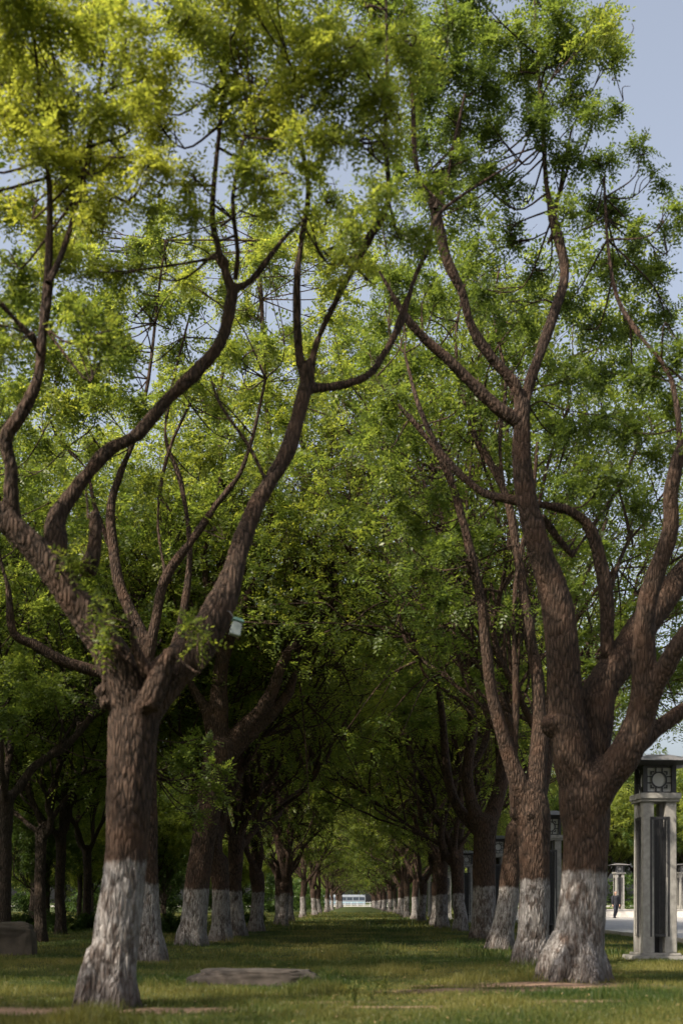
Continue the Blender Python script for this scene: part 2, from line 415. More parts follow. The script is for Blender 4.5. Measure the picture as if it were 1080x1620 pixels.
gf = np.array([[j * nx + i, j * nx + i + 1, (j + 1) * nx + i + 1, (j + 1) * nx + i] for j in range(len(ys) - 1) for i in range(nx - 1)])
gme = mesh_np('ground', gv, gf, True)
at = gme.attributes.new('earth', 'FLOAT', 'POINT'); at.data.foreach_set('value', np.array([dirt(v[0], v[1]) for v in gv], np.float32))
m, t, out = newmat('lawn_soil'); n = N(t); geo = n('NewGeometry')
na = n('TexNoise', {'Vector': geo.outputs['Position'], 'Scale': 1.3, 'Detail': 6.0}); nb = n('TexNoise', {'Vector': geo.outputs['Position'], 'Scale': 22.0, 'Detail': 5.0, 'Roughness': .7})
cg = n.ramp(nb.outputs[0], [(.3, (.020, .030, .009)), (.7, (.055, .070, .018))])
cg = n.mix(n.ramp(na.outputs[0], [(.5, (0, 0, 0)), (.72, (.6, .6, .6))]), cg, (.085, .078, .034))
ce = n.ramp(nb.outputs[0], [(.3, (.15, .095, .065)), (.7, (.30, .20, .14))])
atn = n('Attribute', attribute_name='earth')
cc = n.mix(atn.outputs['Fac'], cg, ce)
b = n('Bump', {'Height': nb.outputs[0], 'Strength': .8, 'Distance': .03})
p = n('BsdfPrincipled', {'Base Color': cc, 'Roughness': .95, 'Normal': b.outputs[0], 'Specular IOR Level': .1}); t.links.new(p.outputs[0], out.inputs[0])
tag(link('ground', gme, m), kind='structure')

PAVE = plain('pale_paving', (.34, .325, .31), .8, (.25, .24, .235), 2.2, bump=.2)
KERB = plain('kerb_stone', (.42, .40, .37), .8, (.30, .285, .27), 12, bump=.3)
ROAD = plain('street_asphalt', (.13, .13, .13), .85, (.09, .09, .09), 3, bump=.2)
# plaza: paving slabs with joints
m, t, out = newmat('plaza_slabs'); n = N(t); geo = n('NewGeometry')
br = n('TexBrick', {'Vector': geo.outputs['Position'], 'Color1': (.36, .345, .33, 1), 'Color2': (.27, .26, .255, 1), 'Mortar': (.13, .125, .12, 1), 'Scale': 1.0, 'Mortar Size': .012, 'Brick Width': 1.2, 'Row Height': .6})
nz = n('TexNoise', {'Vector': geo.outputs['Position'], 'Scale': .6, 'Detail': 5.0})
c = n.mix(n.ramp(nz.outputs[0], [(.35, (0, 0, 0)), (.7, (.5, .5, .5))]), br.outputs[0], (.22, .21, .2))
p = n('BsdfPrincipled', {'Base Color': c, 'Roughness': .75}); t.links.new(p.outputs[0], out.inputs[0])
tag(shape('plaza', [box_np(8.22, 80, 8, 85.0, -.05, .012)], m), kind='structure')
tag(shape('plaza_kerb', [box_np(8.02, 8.22, 8 + i * 1.0, 8 + i * 1.0 + .99, -.05, .11 + .004 * (i % 3)) for i in range(77)], KERB, bevel=.012), kind='structure')
tag(shape('street', [box_np(-150, 150, 306, 322, -.05, .02)], ROAD), kind='structure')
tag(shape('street_kerb', [box_np(-120, 120, 305.5, 306, -.05, .30)], KERB), kind='structure')
tag(shape('raised_bed', [box_np(8.5, 80, 85.35, 140, -.05, .50)], plain('bed_grass', (.10, .13, .03), .95, (.16, .17, .04), 3)), kind='structure')

# ================================================================== NEAR TREES, traced
R_ = random.Random(4)
def cl(lst): return [(x, y, r, tn, dy) for x, y, r, tn, dy in lst]

# first tree of the left row
L1 = [
 ([(170, 1606, 47), (177, 1550, 41), (187, 1460, 36), (198, 1370, 33), (203, 1300, 35), (206, 1220, 37), (211, 1160, 41), (212, 1118, 37)], 0, 0),
 ([(212, 1135, 40), (190, 1060, 36), (155, 1000, 31), (110, 935, 29), (70, 880, 26), (30, 840, 23), (-10, 805, 20), (-60, 760, 16), (-110, 690, 12)], 0, -.5),
 ([(25, 838, 15), (18, 790, 14), (19, 740, 12), (10, 692, 13), (32, 655, 11), (60, 600, 10), (66, 540, 9), (76, 450, 7.5), (79, 330, 5.5), (75, 250, 4.5), (62, 130, 3), (50, 20, 2)], -.3, -.9),
 ([(66, 545, 7), (32, 512, 7), (0, 476, 7), (-50, 440, 6), (-90, 380, 5)], -.5, -1.0),
 ([(77, 445, 6), (95, 405, 5.5), (118, 335, 5), (140, 230, 4), (160, 110, 3), (170, -10, 2)], -.8, -.4),
 ([(85, 895, 24), (88, 850, 22), (93, 812, 18), (138, 748, 13.5), (175, 708, 13), (216, 686, 13), (266, 628, 12), (330, 566, 12), (356, 520, 11), (369, 455, 10)], -.1, .3),
 ([(368, 460, 9), (352, 412, 8), (336, 345, 6), (341, 262, 4.5), (352, 160, 3.5), (362, 40, 2.5)], .3, .2),
 ([(370, 455, 8), (398, 440, 7), (432, 396, 5), (455, 368, 3.5), (500, 330, 2.5)], .3, .6),
 ([(355, 415, 12), (346, 405, 11), (342, 398, 7)], .3, .3),
 ([(372, 440, 5), (376, 395, 4.5), (368, 310, 4), (386, 215, 3), (400, 120, 2)], .3, -.2),
 ([(140, 900, 16), (150, 860, 12), (152, 828, 10), (150, 810, 8)], -.2, -.3),
 ([(140, 818, 2.5), (138, 790, 2.2), (136, 772, 2)], -.3, -.3),
 ([(211, 1165, 34), (232, 1108, 38), (270, 1062, 37), (312, 1018, 34), (346, 965, 29), (366, 915, 23), (384, 850, 19), (405, 800, 17), (430, 755, 15), (458, 703, 14), (474, 645, 13), (486, 602, 12)], 0, .5),
 ([(484, 610, 9), (473, 550, 8.5), (470, 455, 7.5), (477, 375, 6.5), (488, 295, 5), (470, 200, 4), (452, 120, 3), (440, 10, 2)], .5, .2),
 ([(486, 605, 10), (500, 545, 9), (522, 492, 8), (548, 440, 7), (585, 372, 6.5), (614, 312, 5.5), (609, 220, 4), (612, 100, 3), (610, -30, 2)], .5, -.3),
 ([(488, 612, 9), (515, 610, 8.5), (552, 604, 8.5), (585, 588, 8.5), (608, 556, 8), (633, 505, 8), (655, 440, 7), (676, 388, 6), (690, 340, 4.5), (740, 300, 3), (820, 250, 2)], .5, 1.0),
 ([(422, 762, 3.5), (395, 705, 3.5), (350, 640, 3), (335, 600, 2.2)], .3, .1),
 ([(236, 1110, 22), (256, 1062, 18), (270, 1030, 14)], -.25, -.3),
 ([(232, 1060, 12), (212, 1015, 6), (205, 960, 4)], -.2, -.4),
]
L1c = []
def addc(L, rows, tone, dyr):
    for (x, y, r) in rows: L.append((x, y, r, tone + R_.uniform(-.06, .06), R_.uniform(*dyr)))
addc(L1c, [(20, 40, 55), (75, 30, 60), (150, 45, 60), (60, 100, 55), (30, 170, 60), (95, 165, 60), (160, 175, 55), (215, 150, 50), (245, 190, 40), (60, 240, 55), (120, 250, 50), (190, 245, 50), (235, 255, 35), (110, 300, 40), (160, 310, 38), (215, 70, 50), (60, 320, 30), (250, 120, 35), (15, 100, 40)], .42, (-1.2, .6))
addc(L1c, [(310, 40, 55), (370, 60, 50), (430, 50, 55), (490, 40, 50), (545, 70, 50), (600, 60, 50), (355, 130, 50), (420, 140, 50), (480, 130, 45), (540, 150, 45), (600, 150, 45), (380, 195, 42), (440, 210, 36), (500, 215, 36), (560, 215, 38), (620, 205, 34), (290, 20, 45), (640, 90, 45)], .27, (-1.0, .9))
addc(L1c, [(25, 420, 45), (95, 395, 38), (150, 430, 36), (20, 550, 40), (8, 330, 42), (200, 420, 32), (250, 310, 26), (300, 330, 26), (455, 270, 28), (520, 300, 28), (600, 300, 28), (470, 330, 26), (420, 300, 30), (395, 265, 28), (300, 270, 26), (560, 360, 26), (130, 500, 34), (180, 530, 30), (640, 360, 30), (680, 300, 30), (-20, 640, 36), (560, 420, 28)], .22, (-1, 1.2))
addc(L1c, [(108, 882, 16), (165, 985, 15), (180, 1015, 12), (300, 985, 17), (318, 1008, 11), (150, 950, 11)], .25, (-.55, -.3))
addc(L1c, [(x, -70 + 25 * ((i * 7) % 5 - 2), 65) for i, x in enumerate(range(-150, 640, 75))], .35, (-1.5, 1.5))
addc(L1c, [(x, -190 + 30 * ((i * 3) % 5 - 2), 70) for i, x in enumerate(range(-100, 560, 85))], .35, (-1.5, 1.5))
addc(L1c, [(-80, 60, 60), (-90, 180, 60), (-70, 300, 60), (-120, 420, 60), (-60, 500, 50), (-130, 560, 55)], .3, (-1.5, .5))

R1 = [
 ([(908, 1566, 54), (913, 1510, 44), (919, 1450, 38.5), (925, 1370, 36.5), (927, 1320, 37), (924, 1272, 41), (920, 1235, 37)], 0, 0),
 ([(918, 1250, 38), (906, 1195, 38), (896, 1140, 34), (892, 1080, 31), (886, 1000, 30), (871, 925, 27), (851, 865, 22), (836, 805, 20), (826, 745, 19), (825, 690, 16), (826, 640, 15)], 0, -.3),
 ([(826, 655, 12), (840, 600, 11), (861, 540, 11), (880, 484, 11), (892, 440, 10), (886, 392, 8.5), (873, 342, 8), (863, 288, 6), (860, 230, 5), (855, 170, 4), (850, 90, 3), (845, 0, 2)], -.3, .5),
 ([(872, 348, 5), (886, 300, 4), (891, 262, 3), (905, 200, 2)], .2, .5),
 ([(824, 640, 11), (812, 607, 10), (778, 568, 9.5), (746, 520, 9.5), (730, 462, 9.5), (706, 412, 9.5), (691, 352, 9), (684, 322, 8), (664, 285, 6), (655, 235, 5), (652, 150, 3.5), (640, 60, 2)], -.3, -1.2),
 ([(688, 332, 5), (706, 288, 4), (716, 235, 3), (735, 150, 2)], -1, -.9),
 ([(824, 672, 12), (786, 646, 11.5), (745, 606, 10), (710, 572, 9.5), (672, 537, 8.5), (645, 508, 7), (622, 470, 4), (600, 430, 2.5)], -.3, -.8),
 ([(838, 798, 9), (800, 790, 8), (762, 780, 7.5), (722, 746, 7.5), (697, 716, 7), (672, 668, 6), (655, 620, 4), (640, 560, 2.5)], -.2, .7),
 ([(925, 1250, 34), (938, 1160, 34), (950, 1090, 33), (985, 1040, 31), (1012, 998, 29), (1048, 948, 26), (1095, 895, 24), (1150, 840, 19), (1210, 740, 14), (1240, 600, 9)], .1, .8),
 ([(958, 1035, 14), (960, 980, 14.5), (955, 925, 14.5), (944, 872, 13), (926, 828, 11), (893, 807, 9), (855, 800, 8)], .2, .0),
 ([(905, 880, 6), (925, 850, 5.5), (945, 822, 5), (985, 760, 4), (1010, 700, 2.5)], .3, .9),
 ([(858, 820, 8), (880, 850, 7), (905, 880, 6)], .2, .3),
 ([(928, 1290, 30), (952, 1240, 33), (984, 1200, 30), (1008, 1150, 28), (1020, 1085, 25), (1017, 1015, 20), (1024, 950, 18), (1045, 885, 16), (1060, 835, 15), (1060, 780, 13), (1074, 722, 12), (1100, 660, 10), (1120, 560, 7), (1110, 440, 4)], -.1, -.9),
 ([(1012, 1150, 18), (1045, 1070, 17), (1085, 1005, 16), (1150, 920, 13), (1200, 830, 9)], -.3, -1.2),
 ([(990, 1200, 18), (1030, 1162, 15), (1085, 1122, 13), (1160, 1090, 10), (1240, 1010, 7)], 0, .6),
 ([(960, 960, 5), (975, 900, 4), (1000, 840, 3)], .2, .9),
 ([(1078, 720, 7), (1060, 600, 6), (1010, 530, 5), (975, 470, 4), (960, 380, 3), (955, 280, 2)], -.6, .4),
 ([(1000, 860, 3), (985, 800, 2.5), (965, 730, 2)], .4, .9),
]
R1c = []
addc(R1c, [(700, 40, 50), (760, 60, 50), (820, 50, 45), (700, 120, 48), (765, 135, 46), (830, 120, 44), (880, 90, 42), (660, 150, 40), (720, 190, 42), (780, 205, 38), (840, 195, 36), (900, 160, 38), (670, 225, 36), (730, 250, 32), (640, 25, 45), (890, 30, 36), (600, 10, 45)], .14, (-1.1, 1.3))
addc(R1c, [(945, 55, 32), (970, 85, 26), (925, 75, 28), (960, 25, 22)], .30, (-.8, .8))
addc(R1c, [(940, 180, 26), (905, 245, 34), (950, 260, 30), (985, 160, 18), (975, 330, 26), (1010, 235, 20), (1010, 370, 28), (940, 330, 28), (900, 330, 22), (1035, 280, 16), (1050, 370, 18), (1065, 330, 22), (960, 420, 36), (1010, 440, 32), (900, 480, 24), (930, 520, 34), (990, 520, 34), (1050, 500, 30), (1040, 430, 26), (960, 590, 38), (1030, 590, 36), (1070, 640, 30), (900, 600, 26), (930, 670, 36), (990, 680, 38), (880, 690, 28), (1040, 720, 30), (960, 750, 36), (900, 760, 28), (1010, 800, 32), (935, 800, 22), (1080, 560, 36)], .12, (-.4, 1.9))
addc(R1c, [(640, 280, 30), (700, 300, 30), (760, 290, 34), (810, 300, 26), (640, 370, 26), (740, 340, 30), (800, 370, 28), (760, 400, 26), (840, 430, 20), (600, 350, 26), (620, 450, 30), (690, 470, 22), (800, 500, 28), (760, 460, 24)], .10, (-.2, 1.6))
addc(R1c, [(915, 770, 14), (935, 790, 14), (1000, 1070, 26), (1040, 1040, 22), (1060, 1080, 26), (1000, 960, 22), (1080, 1060, 30), (1010, 1110, 18), (860, 960, 12), (980, 1000, 14), (1060, 960, 18), (880, 900, 12)], .12, (.6, 1.9))
addc(R1c, [(x, -60 + 20 * ((i * 7) % 5 - 2), 55) for i, x in enumerate(range(620, 960, 60))], .2, (-1.5, 2.0))
addc(R1c, [(x, y, 55) for x, y in [(1150, 560), (1220, 620), (1180, 700), (1250, 760), (1160, 460), (1210, 860), (1170, 980), (1250, 960), (1200, 380), (1240, 500)]], .15, (-1.5, 2.0))

L2 = [
 ([(238, 1530, 26), (236, 1460, 20), (234, 1400, 17.5), (232, 1250, 17), (230, 1130, 17), (232, 1060, 17)], 0, 0),
 ([(228, 1100, 13), (190, 1075, 12), (150, 1062, 11), (100, 1046, 11), (55, 1020, 10), (22, 1000, 8), (13, 930, 5), (-5, 860, 4), (-20, 760, 2)], 0, -.8),
 ([(234, 1065, 15), (230, 1020, 13), (213, 980, 12), (190, 928, 11), (180, 870, 10), (176, 800, 8.5), (194, 742, 6), (214, 690, 4.5), (235, 600, 3.5), (250, 470, 2.5), (262, 380, 2)], 0, .8),
 ([(230, 1070, 13), (245, 990, 10), (262, 915, 9), (302, 858, 8), (345, 795, 7), (378, 752, 5), (400, 690, 3.5), (420, 600, 2.5)], 0, -.4),
 ([(236, 1090, 12), (270, 1040, 10), (292, 960, 8), (300, 860, 6), (285, 760, 5), (262, 690, 4), (275, 600, 3), (300, 500, 2)], .2, 1.2),
 ([(176, 870, 6), (150, 800, 4.5), (135, 740, 4), (90, 690, 3), (60, 600, 2)], .5, 1.0),
 ([(262, 915, 5), (250, 820, 4), (265, 720, 3.5), (300, 640, 2.5)], 0, .6),
]
L2c = []
addc(L2c, [(40, 620, 34), (90, 560, 34), (140, 590, 36), (200, 560, 32), (170, 480, 32), (240, 480, 30), (120, 650, 34), (60, 700, 32), (20, 760, 32), (150, 700, 28), (230, 640, 28), (290, 560, 26), (300, 470, 26), (260, 400, 26), (200, 400, 26), (110, 480, 30), (340, 640, 24), (380, 700, 22), (400, 640, 24), (20, 860, 30), (60, 960, 26), (20, 920, 28), (110, 780, 24), (240, 760, 22), (320, 720, 24), (60, 480, 30), (320, 820, 20), (140, 860, 20)], .22, (-1.3, 2.2))
addc(L2c, [(x, y, 34) for x, y in [(-30, 900), (-60, 800), (-40, 700), (-60, 600), (-30, 540), (30, 1050), (80, 1090), (0, 1120), (-60, 1020)]], .16, (-2, 1.5))
addc(L2c, [(300, 1190, 20), (320, 1240, 20), (340, 1215, 16), (290, 1250, 20), (310, 1290, 17), (275, 1200, 20), (330, 1180, 16), (350, 1260, 14)], .10, (.6, 1.8))
addc(L2c, [(70, 380, 30), (140, 370, 26), (20, 500, 30), (330, 400, 22), (360, 560, 20)], .3, (-1, 2))

addc(L2c, [(R_.uniform(60, 440), R_.uniform(330, 640), 19) for _ in range(52)], .3, (-1.5, 2.5))

L3 = [
 ([(303, 1503, 25), (308, 1450, 21), (312, 1400, 20), (322, 1330, 19), (338, 1240, 22), (348, 1180, 24)], 0, 0),
 ([(346, 1190, 19), (346, 1120, 17), (351, 1050, 13), (380, 965, 10), (415, 900, 8.5), (429, 820, 7.5), (425, 700, 6.5), (418, 560, 5.5), (410, 440, 4), (404, 380, 2.5)], 0, -.5),
 ([(340, 1180, 14), (328, 1130, 11), (308, 1095, 9), (294, 1060, 6), (282, 980, 4), (262, 900, 3)], 0, -.6),
 ([(356, 1190, 17), (382, 1155, 15), (410, 1128, 13), (432, 1090, 12), (452, 1040, 10), (492, 985, 8), (530, 935, 5), (555, 860, 3.5), (592, 770, 2)], 0, .8),
 ([(360, 1200, 14), (400, 1160, 12), (440, 1118, 11), (462, 1080, 9), (470, 980, 7), (468, 860, 5), (480, 760, 4), (470, 640, 3)], .1, 1.4),
 ([(352, 1060, 9), (330, 960, 7), (325, 860, 6), (350, 760, 5), (345, 640, 4), (365, 540, 2.5)], -.2, -1),
 ([(530, 940, 4), (500, 870, 3.5), (510, 780, 3), (525, 700, 2)], .6, .2),
]
L3c = []
addc(L3c, [(420, 720, 24), (450, 660, 24), (480, 600, 22), (440, 560, 22), (400, 500, 22), (430, 440, 22), (380, 420, 18), (350, 560, 20), (330, 640, 22), (300, 700, 22), (370, 620, 20), (480, 720, 22), (520, 680, 20), (540, 760, 20), (570, 740, 18), (600, 700, 18), (500, 800, 20), (460, 820, 20), (560, 830, 18), (390, 860, 18), (330, 820, 20), (280, 860, 20), (260, 930, 20), (300, 980, 18), (440, 900, 16), (520, 900, 16), (400, 760, 18), (540, 620, 18), (470, 520, 18), (500, 560, 18), (380, 980, 13), (440, 1010, 12), (280, 780, 20), (240, 840, 18), (410, 380, 16), (510, 500, 20), (550, 540, 20), (520, 430, 18)], .26, (-2, 2.2))

addc(L3c, [(R_.uniform(250, 640), R_.uniform(310, 660), 15) for _ in range(72)], .34, (-2.5, 3))

R2 = [
 ([(842, 1533, 30), (843, 1480, 26), (845, 1400, 24.5), (845, 1330, 25), (842, 1280, 28), (838, 1245, 22)], 0, 0),
 ([(840, 1300, 18), (826, 1255, 18), (806, 1200, 15), (788, 1140, 12.5), (773, 1070, 11), (762, 960, 10), (745, 880, 9), (722, 790, 8), (697, 725, 7), (660, 675, 5.5), (625, 635, 4), (594, 598, 2.5)], 0, -.8),
 ([(845, 1255, 22), (852, 1180, 16), (850, 1090, 13), (838, 1000, 11), (826, 930, 10), (815, 860, 8.5), (803, 795, 8), (782, 745, 7.5), (755, 700, 7), (735, 640, 4), (720, 540, 3), (735, 450, 2)], 0, .7),
 ([(818, 1290, 14), (812, 1220, 9), (815, 1100, 7), (812, 990, 6), (818, 900, 5), (840, 800, 4), (850, 700, 3)], 0, -.3),
 ([(850, 1255, 18), (868, 1180, 12), (872, 1080, 9), (900, 980, 7), (930, 900, 5), (960, 820, 3)], .2, 1.5),
 ([(838, 1000, 7), (860, 900, 5.5), (850, 820, 4), (870, 720, 3), (900, 640, 2)], .3, 1),
 ([(800, 795, 5), (790, 700, 4), (800, 600, 3.5), (780, 500, 2.5), (790, 420, 2)], .4, .9),
]
R2c = []
addc(R2c, [(620, 620, 24), (650, 580, 26), (690, 560, 26), (600, 560, 24), (680, 640, 26), (730, 600, 26), (770, 640, 26), (700, 500, 26), (750, 480, 26), (800, 560, 26), (840, 520, 24), (650, 700, 26), (620, 740, 26), (680, 780, 28), (650, 830, 28), (720, 830, 24), (700, 870, 26), (770, 850, 22), (790, 700, 24), (850, 640, 26), (870, 580, 24), (720, 680, 22), (660, 900, 26), (700, 940, 26), (800, 960, 14), (640, 480, 24), (600, 500, 22), (770, 540, 24), (880, 860, 24), (910, 930, 24), (930, 1000, 22), (880, 1010, 18), (900, 880, 24), (960, 860, 24), (820, 740, 20), (670, 430, 24), (740, 420, 24), (800, 450, 24), (860, 460, 22), (940, 1060, 20), (980, 1110, 20), (960, 1150, 12), (740, 960, 20), (640, 800, 26), (600, 680, 22)], .12, (-1.6, 2.2))

R3 = [
 ([(765, 1492, 22), (765, 1440, 19), (765, 1400, 18.5), (766, 1340, 18), (768, 1300, 19)], 0, 0),
 ([(770, 1310, 16), (784, 1270, 14), (794, 1220, 13), (790, 1150, 10), (800, 1080, 8), (790, 980, 6), (800, 880, 4)], 0, .5),
 ([(762, 1315, 14), (745, 1270, 12), (738, 1220, 11), (748, 1150, 9), (735, 1080, 7), (740, 1000, 6), (720, 900, 4), (700, 820, 3)], 0, -.6),
 ([(760, 1320, 12), (722, 1275, 10), (706, 1220, 9), (700, 1140, 7), (690, 1060, 6), (690, 980, 5), (670, 900, 3)], .2, 1.0),
 ([(738, 1225, 7), (765, 1180, 7), (775, 1120, 6), (765, 1040, 5), (755, 960, 3)], 0, 1),
]
R3c = []
addc(R3c, [(690, 1000, 20), (720, 960, 20), (660, 960, 20), (640, 1020, 20), (700, 1060, 18), (740, 1020, 18), (780, 940, 18), (760, 880, 20), (720, 880, 20), (680, 860, 20), (640, 880, 20), (620, 940, 20), (810, 880, 18), (830, 960, 16), (800, 1020, 14), (660, 1080, 18), (620, 1060, 18), (690, 1120, 14), (640, 1130, 16), (760, 1080, 14), (780, 820, 20), (730, 820, 20), (690, 800, 20), (840, 880, 18), (600, 1000, 18), (600, 880, 18), (660, 1150, 14), (720, 1140, 12), (820, 1060, 12)], .12, (-2, 2.4))

near = [
 ('L1', 12.2, L1, L1c, .017, .052, .024, 1.5, [(163, 1092, 15, -.1), (168, 1110, 12, -.12)], 'big front left avenue tree, whitewashed base, broken side stub, limb sweeping right', 11),
 ('R1', 16.1, R1, R1c, .020, .056, .027, 1.6, [(876, 1148, 24, -.08), (845, 870, 12, -.1), (822, 735, 15, -.12)], 'big front right avenue tree, swollen knot on its left side, beside tall lamp pillar', 12),
 ('L2', 21.3, L2, L2c, .026, .068, .036, 1.25, [], 'left avenue tree standing directly behind the big front left one, low limb reaching left', 13),
 ('R2', 20.2, R2, R2c, .026, .066, .035, 1.3, [(838, 1288, 10, -.22)], 'right avenue tree just behind the big knotted one, slim limb curving over the lawn', 14),
 ('L3', 29.0, L3, L3c, .032, .080, .044, 1.25, [], 'third left avenue tree, leaning right, crooked limbs over the lawn', 15),
 ('R3', 33.8, R3, R3c, .034, .085, .047, 1.5, [], 'right avenue tree forking low into upright limbs, between stone lamp pillars', 16),
]
for key, d0, lm, cm, vox, ll, lw, dens, lumps, label, seed in near:
    base, tm, crm = traced(d0, lm, cm, seed, vox, ll, lw, dens, lumps)
    base[2] = gh(base[0], base[1]) 
    plant_tree('avenue_tree', tm, crm, base, label, 'whitewashed trees lining the grass avenue')

# ================================================================== GROWN TREES
V_ = []
for i, kw in enumerate([dict(seed=31, H=14.5, nl=4), dict(seed=32, H=15, nl=3, r0=.26, fork=2.3), dict(seed=33, H=14, nl=5, fork=2.7), dict(seed=34, H=15.5, nl=4, tilt=(.3, .6)), dict(seed=35, H=14.6, nl=4, fork=2.1, r0=.27)]):
    tm, cm_, k = grown(tone=.20, clump=(.5, .85), ns=9.5, lowest=3.0, droop=26, **kw); V_.append((tm, cm_)); print('variant', i, 'clumps', k, 'leaves', len(cm_.polygons), 'bark', len(tm.polygons))
LV = []
for i, kw in enumerate([dict(seed=41, H=9.5, nl=5, fork=1.6, r0=.16, lowest=1.9, ns=34, clump=(.6, .95), branch_p=.62), dict(seed=42, H=9.0, nl=5, fork=1.5, r0=.15, lowest=1.8, ns=34, clump=(.6, .95), branch_p=.62)]):
    tm, cm_, k = grown(tone=.25, ll=.10, lw=.055, **kw); LV.append((tm, cm_)); print('round', i, k, len(cm_.polygons))
FV = []
for i, kw in enumerate([dict(seed=51, H=13, nl=4, fork=3.4, r0=.20, lowest=2.6, tilt=(.25, .9)), dict(seed=52, H=12, nl=4, fork=3.0, r0=.17, lowest=2.3, tilt=(.25, .95)), dict(seed=53, H=13, nl=5, fork=3.8, r0=.21, lowest=2.8, tilt=(.3, 1.0))]):
    tm, cm_, k = grown(tone=.08, ll=.10, lw=.05, ns=18, **kw); FV.append((tm, cm_)); print('wood', i, k, len(cm_.polygons))

ordn = ['first', 'second', 'third', 'fourth', 'fifth', 'sixth', 'seventh', 'eighth', 'ninth', 'tenth', 'eleventh', 'twelfth']
R_ = random.Random(9)
def avenue(side, px_first, y_start, count_from):
    rows = []
    for (px, d) in px_first: rows.append(((px - VX) / FPX * d, d))
    y = y_start
    while y < 292:
        rows.append((side * (3.45 + R_.uniform(-.25, .25)), y + R_.uniform(-.6, .6))); y += 5.6 if y < 62 else 8.5
    if side < 0: rows = [q for j, q in enumerate(rows) if (j < 7 and j != 3) or (j >= 7 and j % 2 == 0)]
    for i, (x, y) in enumerate(rows):
        tm, cm_ = V_[(i * 2 + (1 if side > 0 else 0)) % 5] if i % 3 else V_[R_.randrange(5)]
        k = i + count_from; sd_ = 'left' if side < 0 else 'right'
        if k < 12: lab = '%s whitewashed tree from the front in the %s row of the avenue' % (ordn[k], sd_)
        else: lab = 'small distant whitewashed tree far down the %s row of the avenue' % sd_
        tr_e = plant_tree('avenue_tree', tm, cm_, (x, y, gh(x, y)), lab, 'whitewashed trees lining the grass avenue' if k < 12 else 'distant trees far down the %s row' % sd_,
                   rz=R_.uniform(0, 6.28), sc=R_.uniform(.98, 1.08) if y < (40 if side < 0 else 55) else R_.uniform(.84, .95))
        if side > 0 and i == 0: tr_e.rotation_euler = (0, math.radians(8), 0)
avenue(-1, [(350, 32.3), (376, 37.5)], 43.0, 3)
avenue(1, [(790, 26.8), (727, 44.0)], 49.5, 3)

# unseen avenue trees added behind the viewpoint to shade the foreground
for i, (x, y) in enumerate([(-3.5, -4.5), (3.6, -3.0), (-3.4, -12), (3.5, -11), (-10, -6), (10.5, -7), (3.6, -19), (-3.4, -20)]):
    tm, cm_ = V_[i % 5]
    plant_tree('avenue_tree', tm, cm_, (x, y, 0), 'whitewashed avenue tree added unseen behind the viewpoint to shade the foreground', 'added avenue trees behind the viewpoint', rz=i * 1.3)
# the wood left of the avenue
R_ = random.Random(21)
spots = []
wood_named = [((8, 1500), 'thick dark tree at the left edge of the photo, behind the stone block'), ((64, 1490), 'dark straight tree in the wood right of the one at the left edge'), ((96, 1478), 'slimmer dark tree in the wood, just left of the big front left tree'), ((138, 1470), 'thin tree of the wood half hidden beside the front left trunk')]
for (px, py), lab in wood_named:
    s_ = (py - VY) / CAMH; spots.append(((px - VX) / s_, FPX / s_, lab))
spots += [(-9.5, 5.0, None), (-9.8, 14.5, None), (-12.5, 21, None)]  # extra trees out of view on the left, added to throw shade on the foreground
for yy in frange(28, 120, 8.0):
    for xx in frange(-15, -50, -8.5):
        if xx < -11 - yy * .30 and xx < -24: continue
        x = xx + R_.uniform(-2, 2); y = yy + R_.uniform(-2, 2)
        if R_.random() < .30: continue
        if any((x - a) ** 2 + (y - b) ** 2 < 9 for a, b, c in spots): continue
        if yy > 90 and R_.random() < .4: continue
        spots.append((x, y, None))
for i, (x, y, lab) in enumerate(spots):
    tm, cm_ = FV[i % 3]
    plant_tree('wood_tree', tm, cm_, (x, y, 0), lab or 'shaded tree in the dark wood left of the avenue, lost among its neighbours', None if lab else 'trees massed in the left wood', bark=BARK2, rz=R_.uniform(0, 6.28), sc=R_.uniform(.78, 1.0))
print('wood', len(spots))

# low bushy trees filling the wood's understorey
UL = 0
for i, (x, y) in enumerate([(-9.5, 58), (-13, 52), (-18, 60), (-11, 72), (-16, 75), (-23, 70), (-9, 88), (-14, 92), (-21, 90), (-28, 84), (-10, 106), (-17, 110), (-26, 106), (-14.5, 43), (-19, 47)]):
    tm, cm_ = LV[i % 2]
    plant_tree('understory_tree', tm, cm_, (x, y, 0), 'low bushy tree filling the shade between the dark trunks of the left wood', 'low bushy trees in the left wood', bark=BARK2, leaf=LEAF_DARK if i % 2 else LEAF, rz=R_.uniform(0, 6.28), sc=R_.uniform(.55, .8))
# far edge of the wood, one mass
rng = np.random.default_rng(77); cls = []
for x in frange(-78, -10, 2.4):
    for z in (.6, 1.8, 3.4, 5.2, 7.2): cls.append((np.array([x + rng.uniform(-1, 1), 126 + rng.uniform(-4, 4), z + rng.uniform(-.5, .5)]), 1.7, .05, 190))
for x in frange(11, 62, 2.4):
    for z in (1.2, 3.0, 5.4): cls.append((np.array([x + rng.uniform(-1, 1), 114 + rng.uniform(-2, 2), z + rng.uniform(-.5, .5)]), 1.9, .05, 90))
for y in frange(126, 300, 3.0):
    for z in (.6, 1.9, 3.3):
        cls.append((np.array([-8.5 + rng.uniform(-.8, .8), y, z]), 1.5, .05, 45))
        cls.append((np.array([9.5 + rng.uniform(-.8, .8), y, z]), 1.5, .05, 45))
V, F, tn = leaves(rng, cls, .24, .14, 3, .6)
tag(link('distant_thicket', crown_mesh('distant_thicket', V, F, tn), LEAF_DARK), 'dark far-off thicket closing the view behind the trees', 'thicket', kind='stuff')

